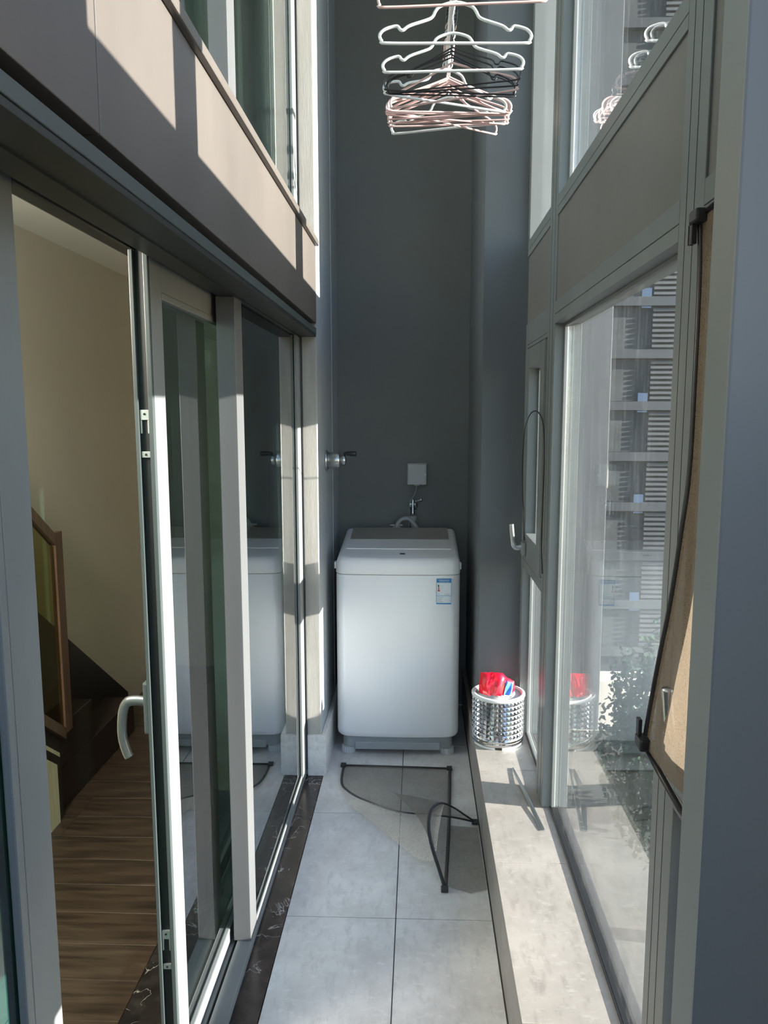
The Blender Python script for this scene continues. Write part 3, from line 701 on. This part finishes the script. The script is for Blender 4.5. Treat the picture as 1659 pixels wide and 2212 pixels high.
box('hinge_clip', (0.030, 0.036, 3.7505, 3.7525, 1.198, 1.208), M['white_p'], so, bev=0.0008)
tag(tube('power_cable', catmull([(-0.009, 3.765, 1.1485), (-0.014, 3.772, 1.12), (-0.026, 3.785, 1.092), (-0.044, 3.79, 1.06), (-0.046, 3.791, 1.0), (-0.046, 3.79, 0.90), (-0.046, 3.78, 0.6)], 8), 0.0035, M['grey_p'], None, n=8, base=(-0.046, 3.79, 0.6)), 'grey power cable running down from the socket cover', 'cable')

# wall fixture on the alcove wall
fx = empty('wall_fixture', (-0.4, 3.26, 1.305), 'silver cylindrical wall fixture with a small black lever', 'fixture')
FC = (0, 3.26, 1.305)
lathe('flange', [(0.001, -0.4005), (0.044, -0.4005), (0.044, -0.394), (0.038, -0.391), (0.036, -0.388)], M['alu'], fx, axis='X', c=FC, n=36)
lathe('barrel', [(0.036, -0.3885), (0.036, -0.345), (0.033, -0.338), (0.022, -0.334), (0.018, -0.330), (0.001, -0.330)], M['alu'], fx, axis='X', c=FC, n=36)
lathe('nut', [(0.001, -0.332), (0.022, -0.331), (0.023, -0.322), (0.021, -0.316), (0.017, -0.313), (0.001, -0.313)], M['alu'], fx, axis='X', c=FC, n=8)
tube('lever', [(-0.322, 3.26, 1.331), (-0.308, 3.258, 1.334), (-0.285, 3.255, 1.333), (-0.268, 3.253, 1.333)], [0.006, 0.009, 0.011, 0.010], M['blackp'], fx, n=10)

# studded chrome tub with packet
BX, BY, BZ = 0.322, 2.930, 0.2
tb = empty('tub', (BX, BY, BZ), 'studded chrome tub with a white rim standing on the far end of the ledge', 'tub')
bm = bmesh.new(); NC, NR, r0 = 38, 8, 0.0985; zb, zt_ = 0.237, 0.392
rows = [[bm.verts.new((BX + r0 * math.cos(2 * math.pi * k / NC), BY + r0 * math.sin(2 * math.pi * k / NC), zb + (zt_ - zb) * j / NR)) for k in range(NC)] for j in range(NR + 1)]
for j in range(NR):
    for k in range(NC):
        q = [rows[j][k], rows[j][(k + 1) % NC], rows[j + 1][(k + 1) % NC], rows[j + 1][k]]
        a = 2 * math.pi * (k + .5) / NC
        c = bm.verts.new((BX + (r0 + 0.0062) * math.cos(a), BY + (r0 + 0.0062) * math.sin(a), zb + (zt_ - zb) * (j + .5) / NR))
        for i in range(4): bm.faces.new((q[i], q[(i + 1) % 4], c))
obj('studded_wall', bm, M['chrome'], tb)
lathe('rim', [(0.090, 0.386), (0.090, 0.398), (0.0925, 0.404), (0.100, 0.405), (0.1055, 0.402), (0.1065, 0.396), (0.104, 0.3915), (0.099, 0.391)], M['white_p'], tb, c=(BX, BY, 0), n=56)['label'] = 'white plastic rim'
lathe('liner', [(0.089, 0.398), (0.088, 0.25), (0.001, 0.245)], M['grey_p'], tb, c=(BX, BY, 0), n=40)
lathe('base_ring', [(0.096, 0.238), (0.101, 0.237), (0.103, 0.232), (0.101, 0.228), (0.103, 0.224), (0.1035, 0.214), (0.101, 0.210), (0.02, 0.2095)], M['chrome'], tb, c=(BX, BY, 0), n=56)
for a0 in (200, 275, 350, 65, 130):
    bm = bmesh.new(); n = 10; L = []
    for i in range(n + 1):
        q = R(a0 + 58 * i / n)
        L.append([Vector((BX + rr * math.cos(q), BY + rr * math.sin(q), z)) for rr, z in ((0.100, 0.2005), (0.080, 0.2005), (0.080, 0.2093), (0.101, 0.2093))])
    skin(bm, L); obj('foot_pad', bm, M['white_p'], tb)
# red packet
pk = empty('detergent_packet', (0.315, 2.93, 0.255), 'crumpled red detergent packet with a blue corner stuffed in the chrome tub', 'packet')
bm = bmesh.new(); nu, nv = 14, 16; F = []; Bk = []
def pack(u, v, side):
    half = 0.073 * (1 - 0.10 * v + 0.05 * math.sin(v * 7)); topz = 0.253 + (0.228 - 0.030 * max(0, u) * (1.2 if u > 0.35 else 0.4)) * v
    x = 0.315 + half * u
    d = 0.035 * (1 - abs(u) ** 2.5) * (1 - v ** 3) ** 0.5 + 0.001
    cr = 0.006 * math.sin(9 * u + 5 * v) * (1 - v * .5) + 0.004 * math.sin(17 * u - 11 * v)
    y = 2.925 + side * d + cr + 0.012 * (v - .5)
    return Vector((x + 0.006 * math.sin(8 * v + u), y, topz))
for j in range(nv + 1):
    F.append([bm.verts.new(pack(-1 + 2 * i / nu, j / nv, -1)) for i in range(nu + 1)])
    Bk.append([bm.verts.new(pack(-1 + 2 * i / nu, j / nv, 1)) for i in range(nu + 1)])
for j in range(nv):
    for i in range(nu):
        bm.faces.new((F[j][i], F[j][i + 1], F[j + 1][i + 1], F[j + 1][i])); bm.faces.new((Bk[j][i + 1], Bk[j][i], Bk[j + 1][i], Bk[j + 1][i + 1]))
    bm.faces.new((Bk[j][0], F[j][0], F[j + 1][0], Bk[j + 1][0])); bm.faces.new((F[j][nu], Bk[j][nu], Bk[j + 1][nu], F[j + 1][nu]))
for i in range(nu):
    bm.faces.new((F[nv][i], F[nv][i + 1], Bk[nv][i + 1], Bk[nv][i])); bm.faces.new((Bk[0][i], Bk[0][i + 1], F[0][i + 1], F[0][i]))
shade(obj('film', bm, M['red'], pk), 60)
def patch(name, us, vs, m, lift, n=6):
    """a printed area lying on the front of the packet"""
    bm = bmesh.new(); G = []
    for j in range(n + 1):
        row = []
        for i in range(n + 1):
            u = us[0] + (us[1] - us[0]) * i / n; v = vs[0] + (vs[1] - vs[0]) * j / n
            p = pack(u, v, -1); p.y -= lift; row.append(bm.verts.new(p))
        G.append(row)
    for j in range(n):
        for i in range(n): bm.faces.new((G[j][i], G[j][i + 1], G[j + 1][i + 1], G[j + 1][i]))
    return obj(name, bm, m, pk)
patch('blue_corner', (0.42, 0.84), (0.60, 0.95), M['blue'], 0.0040)['label'] = 'blue printed corner'
patch('pale_oval', (-0.45, 0.75), (0.50, 0.62), M['pinkish'], 0.0030)
ly2 = min(pack(u, q, -1).y for u in (-.3, 0, .3, .6) for q in (.5, .55, .6)) - 0.0040
text('lettering', 'OMO', 0.034, (0.338, ly2, 0.387), (R(90), 0, 0), M['ink'], pk, 0.0006)

# metal strip on the ledge
bm = bmesh.new()
A0, A1 = Vector((0.352, 2.683)), Vector((0.395, 2.260)); dd = (A1 - A0).normalized(); nn = Vector((-dd.y, dd.x))
L = []
for i in range(25):
    t = i / 24; c = A0 + (A1 - A0) * t; hw = 0.0035 + 0.0040 * t; z = 0.2008 + 0.006 * math.sin(math.pi * t) * (1 - .4 * t)
    L.append([Vector((*(c + nn * hw), z)), Vector((*(c - nn * hw), z)), Vector((*(c - nn * hw), z + 0.0012)), Vector((*(c + nn * hw * .3), z + 0.0016)), Vector((*(c + nn * hw), z + 0.0045))])
skin(bm, L)
ms = empty('metal_strip', (0.375, 2.47, 0.2), 'thin grey metal strip lying loose on the tiled ledge', 'strip')
obj('strip', bm, M['gunmetal'], ms)
lathe('rivet', [(0.0001, 0.2034), (0.0022, 0.2034), (0.0018, 0.2042), (0.0001, 0.2042)], M['chrome'], ms, c=(0.3935, 2.275, 0), n=10)

# black cord looped at the narrow window
tag(tube('cord', catmull([(0.406, 2.455, 0.985), (0.403, 2.47, 1.08), (0.403, 2.465, 1.2), (0.402, 2.455, 1.36), (0.402, 2.49, 1.47), (0.400, 2.61, 1.512), (0.399, 2.77, 1.500), (0.398, 2.885, 1.44), (0.398, 2.925, 1.33), (0.400, 2.925, 1.20), (0.402, 2.90, 1.13), (0.405, 2.90, 1.05), (0.407, 2.90, 1.021)], 8), 0.0024, M['blackp'], None, n=6, base=(0.402, 2.6, 0.98)), 'thin black cord looped over the narrow opening sash', 'cord')
# ------------------------------------------------------------------ fly screens
sc = empty('fly_screen', (0.0, 2.7, 0), 'twisted grey fly screen with a black flexible border lying on the tiled floor', 'fly screen')
right = catmull([(0.139, 3.075, 0.004), (0.129, 2.86, 0.004), (0.118, 2.642, 0.004), (0.105, 2.44, 0.006), (0.091, 2.241, 0.006)], 6)
left = catmull([(-0.315, 3.089, 0.004), (-0.309, 2.928, 0.008), (-0.270, 2.83, 0.020), (-0.195, 2.735, 0.034), (-0.075, 2.650, 0.040), (0.040, 2.632, 0.040), (0.130, 2.635, 0.030), (0.214, 2.640, 0.010)], 6)
import numpy as _np
def resample(P, n):
    P = [Vector(p) for p in P]; d = [0]
    for a_, b_ in zip(P, P[1:]): d.append(d[-1] + (b_ - a_).length)
    out = []
    for i in range(n + 1):
        s = d[-1] * i / n; k = max(j for j in range(len(d)) if d[j] <= s + 1e-9); k = min(k, len(P) - 2)
        t = (s - d[k]) / max(1e-9, d[k + 1] - d[k]); out.append(P[k].lerp(P[k + 1], min(1, t)))
    return out
top = [Vector((0.139, 3.075, 0.004)), Vector((-0.09, 3.078, 0.007)), Vector((-0.315, 3.089, 0.004))]
arch = catmull([(0.091, 2.241, 0.006), (0.072, 2.315, 0.030), (0.050, 2.395, 0.060), (0.040, 2.47, 0.090), (0.050, 2.545, 0.106), (0.085, 2.60, 0.104), (0.130, 2.625, 0.075), (0.175, 2.635, 0.04), (0.214, 2.640, 0.010)], 6)
NU, NV = 30, 20
e0 = resample(right, NU); e1 = resample(left, NU); s0 = resample(top, NV); s1 = resample(arch, NV)
bm = bmesh.new(); G = []
for i in range(NU + 1):
    u = i / NU; row = []
    for j in range(NV + 1):
        v = j / NV
        p = e0[i] * (1 - v) + e1[i] * v + s0[j] * (1 - u) + s1[j] * u - (e0[0] * (1 - u) * (1 - v) + e1[0] * (1 - u) * v + e0[NU] * u * (1 - v) + e1[NU] * u * v)
        p.z += 0.022 * math.sin(math.pi * v) * math.sin(math.pi * min(1, u * 1.1)) * (0.4 + 0.6 * u); p.z = max(p.z, 0.003)
        row.append(bm.verts.new(p))
    G.append(row)
for i in range(NU):
    for j in range(NV): bm.faces.new((G[i][j], G[i + 1][j], G[i + 1][j + 1], G[i][j + 1]))
obj('mesh_sheet', bm, M['screen'], sc, smooth=True)
bm = bmesh.new(); V = [bm.verts.new(p) for p in ((0.117, 2.625, 0.0035), (0.222, 2.612, 0.004), (0.224, 2.250, 0.003), (0.170, 2.228, 0.003), (0.095, 2.262, 0.003))]; bm.faces.new(V)
_tw0 = resample(catmull([(-0.262, 2.775, 0.020), (-0.195, 2.735, 0.036), (-0.075, 2.650, 0.043), (0.040, 2.632, 0.043), (0.100, 2.605, 0.098)], 6), 22)
_tw1 = resample(catmull([(-0.259, 2.738, 0.006), (-0.194, 2.668, 0.006), (-0.085, 2.520, 0.007), (0.000, 2.400, 0.010), (0.060, 2.345, 0.036)], 6), 22)
_b2 = bmesh.new(); _g = []
for i in range(23):
    _g.append([_b2.verts.new(_tw0[i].lerp(_tw1[i], j / 10) + Vector((0, 0, 0.030 * math.sin(math.pi * j / 10) * (i / 22) + 0.004 * math.sin(math.pi * j / 10)))) for j in range(11)])
for i in range(22):
    for j in range(10): _b2.faces.new((_g[i][j], _g[i + 1][j], _g[i + 1][j + 1], _g[i][j + 1]))
obj('mesh_fold', _b2, M['screen_lit'], sc, smooth=True, label='twisted fold of the mesh, coloured lighter for the light it catches')
obj('mesh_flap', bm, M['screen'], sc)
tube('border', right, 0.0062, M['blackp'], sc, n=8, flat=0.55); tube('border', top, 0.0062, M['blackp'], sc, n=8, flat=0.55)
tube('border', left, 0.0055, M['blackp'], sc, n=8, flat=0.55); tube('border', arch, 0.0062, M['blackp'], sc, n=8, flat=0.55)
for p in ((0.139, 3.075, 0.006), (-0.315, 3.089, 0.006), (0.215, 2.640, 0.011), (0.091, 2.241, 0.008)):
    box('corner_clip', (p[0] - 0.014, p[0] + 0.009, p[1] - 0.014, p[1] + 0.012, max(0.001, p[2] - 0.005), p[2] + 0.005), M['blackp'], sc, bev=0.002)

s2 = empty('fly_screen', (0.40, 1.0, 0.93), 'tan fly screen with a black border sagging loose from the nearest right window', 'fly screen')
edgeL = catmull([(0.409, 1.166, 1.792), (0.411, 1.160, 1.70), (0.411, 1.158, 1.55), (0.410, 1.158, 1.42), (0.402, 1.158, 1.325), (0.391, 1.158, 1.218), (0.378, 1.158, 1.129), (0.367, 1.158, 1.046), (0.360, 1.158, 0.985)], 6)
edgeR = [Vector((0.410, 0.85, p.z)) for p in edgeL]
bm = bmesh.new(); G = []; NVv = 24
for p, q in zip(edgeL, edgeR):
    row = []
    for j in range(NVv + 1):
        v = j / NVv
        x = p.lerp(q, v); k = max(0.0, (1.45 - p.z) / 0.5)
        # the sheet bellies against the sash a little behind its own edge
        q_ = max(0.0, min(1.0, (v - 0.38) * 2.2)); x.x = p.x * (1 - q_) + (0.412 - 0.030 * k) * q_
        row.append(bm.verts.new(x))
    G.append(row)
for i in range(len(G) - 1):
    for j in range(NVv): bm.faces.new((G[i][j], G[i + 1][j], G[i + 1][j + 1], G[i][j + 1]))
obj('mesh_sheet', bm, M['screen_r'], s2, smooth=True)
tube('border', edgeL, 0.0058, M['blackp'], s2, n=8, flat=0.6)
bot = [v for v in [Vector((0.360, 1.158, 0.985)), Vector((0.374, 1.118, 0.955)), Vector((0.382, 1.05, 0.935)), Vector((0.392, 0.94, 0.93)), Vector((0.405, 0.85, 0.93))]]
tube('border', bot, 0.0050, M['blackp'], s2, n=8)
tube('border', [(0.409, 1.166, 1.792), (0.409, 1.0, 1.80), (0.410, 0.85, 1.80)], 0.0050, M['blackp'], s2, n=8)
def clip(p, d):
    bm = bmesh.new(); add_box(bm, p[0] - 0.012, p[0] + 0.006, p[1] - 0.022, p[1] + 0.010, p[2] - 0.010, p[2] + 0.010, bev=0.004)
    add_box(bm, p[0] - 0.010, p[0] - 0.004, p[1] - 0.004, p[1] + 0.010, p[2] + d * 0.010, p[2] + d * 0.036, bev=0.001)
    obj('corner_clip', bm, M['blackp'], s2)
clip((0.358, 1.160, 0.992), 1); clip((0.405, 1.164, 1.788), -1)

# ------------------------------------------------------------------ clothes rail and hangers
RX, RZ, HS = 0.095, 2.725, 1.092
rail = empty('clothes_rail', (RX, 1.3, RZ), 'white clothes rail running along the balcony under the ceiling', 'rail')
tube('rod', [(RX, -0.6, RZ), (RX, 2.88, RZ)], 0.0100, M['white_p'], rail, n=14)
for y in (-0.2, 1.25): box('rail_support', (RX - 0.006, RX + 0.006, y - 0.006, y + 0.006, RZ + 0.008, ZT), M['white_p'], rail)
def hook(dz):
    P = [(0, 0, dz - 0.004), (0.001, 0, dz + 0.012), (0.004, 0, dz + 0.026)]
    c = -0.0120 - 0.0 ; r = 0.0175; cz = -r + 0.0115
    for k in range(0, 15):
        q = R(-62 + (262) * k / 14); P.append((r * math.cos(q), 0, cz + r * math.sin(q)))
    return P
def hanger_mesh(kind):
    """local frame: origin where the hook rests on the rail; returns wire and hook meshes"""
    if kind == 'white':
        H = [(0.003, .095), (0.019, .0925), (0.041, .085), (0.051, .074), (0.057, .063), (0.070, .055), (0.1155, .041), (0.131, .031), (0.139, .0325), (0.147, .040), (0.171, .035), (0.184, .028), (0.190, .0175), (0.185, .006), (0.170, .0)]
        r, zb = 0.0041, -0.196
    elif kind == 'pink':
        H = [(0.003, .100), (0.012, .096), (0.060, .077), (0.120, .056), (0.165, .041), (0.182, .031), (0.189, .018), (0.186, .006), (0.174, .0)]
        r, zb = 0.0032, -0.202
    elif kind == 'notch':
        H = [(0.003, .102), (0.012, .098), (0.060, .078), (0.108, .060), (0.118, .048), (0.128, .046), (0.136, .053), (0.168, .042), (0.182, .032), (0.188, .018), (0.184, .006), (0.172, .0)]
        r, zb = 0.0024, -0.202
    loop = H + [(0.0, 0.0)] + [(-x, z) for x, z in reversed(H)]
    P = [(x, 0.0, zb + z) for x, z in loop]
    bm = bmesh.new(); add_tube(bm, catmull(P, 4, True), r, 8, closed=True)
    me1 = bpy.data.meshes.new('wire'); bmesh.ops.recalc_face_normals(bm, faces=bm.faces); bm.to_mesh(me1); bm.free()
    bm = bmesh.new(); top_ = zb + H[0][1]
    P = [(0, 0, top_), (0.001, 0.0008, top_ + 0.02), (-0.001, -0.0008, top_ + 0.04), (0.003, 0, -0.034)]
    rr = 0.0150
    for k in range(15):
        q = R(-70 + 262 * k / 14); P.append((rr * math.cos(q), 0, -rr + 0.0115 + rr * math.sin(q)))
    add_tube(bm, catmull(P, 3), 0.0020, 6)
    me2 = bpy.data.meshes.new('hook'); bmesh.ops.recalc_face_normals(bm, faces=bm.faces); bm.to_mesh(me2); bm.free()
    for me in (me1, me2):
        for p in me.polygons: p.use_smooth = True
    return me1, me2
HM = {}
for kind, m in (('white', M['hwhite']), ('pink', M['pink']), ('notch', M['blackp'])):
    a_, b_ = hanger_mesh(kind); a_.materials.append(m); b_.materials.append(m if kind != 'white' else M['alu']); HM[kind] = (a_, b_)
pale = HM['white'][0].copy()
HL = [
 (1.85, 'pink', 1.5, 1.8, 'pale pink wire hanger hanging nearest on the rail, cut by the frame', None),
 (2.045, 'white', 2, 0, 'silver white notched hanger hanging highest below the front pink one', 'white notched hangers'),
 (2.20, 'white', -1, 0, 'silver white notched hanger hanging second highest, right above the black ones', 'white notched hangers'),
 (2.285, 'notch', -9, 1.2, None, 'black wire hangers'), (2.305, 'notch', -5, 0.4, None, 'black wire hangers'), (2.325, 'notch', 5, -0.8, None, 'black wire hangers'), (2.345, 'notch', 9, 1.5, None, 'black wire hangers'),
 (2.375, 'pink', -13, 2.2, 'pale pink wire hanger reaching out beyond the black ones on the right', None),
 (2.42, 'white', 14, -3.4, 'silver white notched hanger tilted in front of the black ones', 'white notched hangers'),
 (2.47, 'pink', 7, 0.6, None, 'pale pink wire hangers'), (2.485, 'pink', 3, -0.8, None, 'pale pink wire hangers'), (2.50, 'pink', -4, 0.8, None, 'pale pink wire hangers'),
 (2.515, 'pink', -8, 1.6, None, 'pale pink wire hangers'), (2.53, 'pink', 10, -1.4, None, 'pale pink wire hangers'), (2.545, 'pink', -2, 0.2, None, 'pale pink wire hangers'),
 (2.56, 'pink', 24, -3.6, None, 'pale pink wire hangers'), (2.575, 'pink', 1, 1.0, None, 'pale pink wire hangers'),
 (2.62, 'white', -8, 2.0, 'silver white notched hanger hanging lowest at the far end of the rail', 'white notched hangers'),
]
for (y, kind, yaw, roll, label, group) in HL:
    label = label or {'notch': 'black wire hanger with notched shoulders bunched on the rail', 'pink': 'pale pink wire hanger in the bunch near the far end of the rail'}[kind]
    h = empty('clothes_hanger', (RX, y * HS, RZ), label, 'hanger', group)
    h.rotation_euler = (0, R(-roll), R(yaw)); h.scale = (HS, HS, HS)
    for nm, me in zip(('wire', 'hook'), HM[kind]):
        c = bpy.data.objects.new(nm, me); link(c); c.parent = h

# ------------------------------------------------------------------ outside
GZ = -17.0
box('ground', (-60, 120, -60, 140, GZ - 0.3, GZ), M['ground'], kind='structure')
ab = empty('apartment_building', (14, 45, GZ), 'grey apartment block with pale louvers seen through the dusty right window', 'building')
box('facade', (4.0, 40, 45.3, 58, GZ, 44), M['facade'], ab)
zs = [4.9 + 2.95 * k for k in range(-7, 13)]
for i, z in enumerate(zs):
    box('floor_band', (4.0, 40, 44.85, 45.35, z - 0.28, z + 0.22), M['band'], ab)
    box('balcony_recess', (9.0, 12.55, 45.25, 45.29, z - 2.7, z - 0.29), M['recess'], ab)
    box('balcony_recess', (16.2, 20.0, 45.25, 45.29, z - 2.7, z - 0.29), M['recess'], ab)
    bm = bmesh.new()
    for k in range(8): add_box(bm, 13.35, 16.0, 45.02, 45.16, z - 2.6 + 0.29 * k, z - 2.6 + 0.29 * k + 0.15)
    obj('louver_panel', bm, M['louver'], ab, kind='stuff')
    if i % 2 == 0: box('window_pane', (12.65, 13.2, 44.9, 44.96, z - 3.35 + 2.95, z - 2.25 + 2.95), M['fpane'], ab)
box('window_pane', (9.7, 11.2, 45.2, 45.27, -2.9, -1.0), M['stone'], ab)
box('podium', (4.0, 40, 43.0, 44.8, GZ, -14.0), M['stone'], ab)
def tree(x, y, ztop, rad, label):
    t = empty('tree', (x, y, GZ), label, 'tree')
    tube('trunk', [(x, y, GZ), (x + .2, y, (GZ + ztop) / 2), (x, y, ztop - rad * .5)], [0.35, 0.25, 0.1], M['bark'], t, n=8)
    bm = bmesh.new(); rnd = random.Random(int(x * 10 + y))
    cz = ztop - rad * 1.5
    for k in range(5200):
        while True:
            p = Vector((rnd.uniform(-1, 1), rnd.uniform(-1, 1), rnd.uniform(-1, 1)))
            if 0.30 < p.length < 1: break
        lob = 1 + 0.22 * math.sin(5 * p.x + 3 * p.z) * math.sin(4 * p.y + 2)
        c = Vector((x, y, cz)) + Vector((p.x * rad * lob, p.y * rad * lob, p.z * rad * 1.45 * lob))
        a = Vector((rnd.gauss(0, 1), rnd.gauss(0, 1), rnd.gauss(0, 1))).normalized() * 0.15; b = a.orthogonal().normalized() * 0.10
        if rnd.random() < .5: b = a.cross(b).normalized() * 0.10
        bm.faces.new([bm.verts.new(c + q) for q in (-a, b, a, -b)])
    obj('foliage', bm, M['leaf'], t, kind='stuff')
tree(9.2, 25, -6.2, 2.6, 'dark green leafy tree standing nearest in front of the apartment block')
tree(11.5, 33, -8.0, 3.0, 'dark green leafy tree standing farther back beside the apartment block')
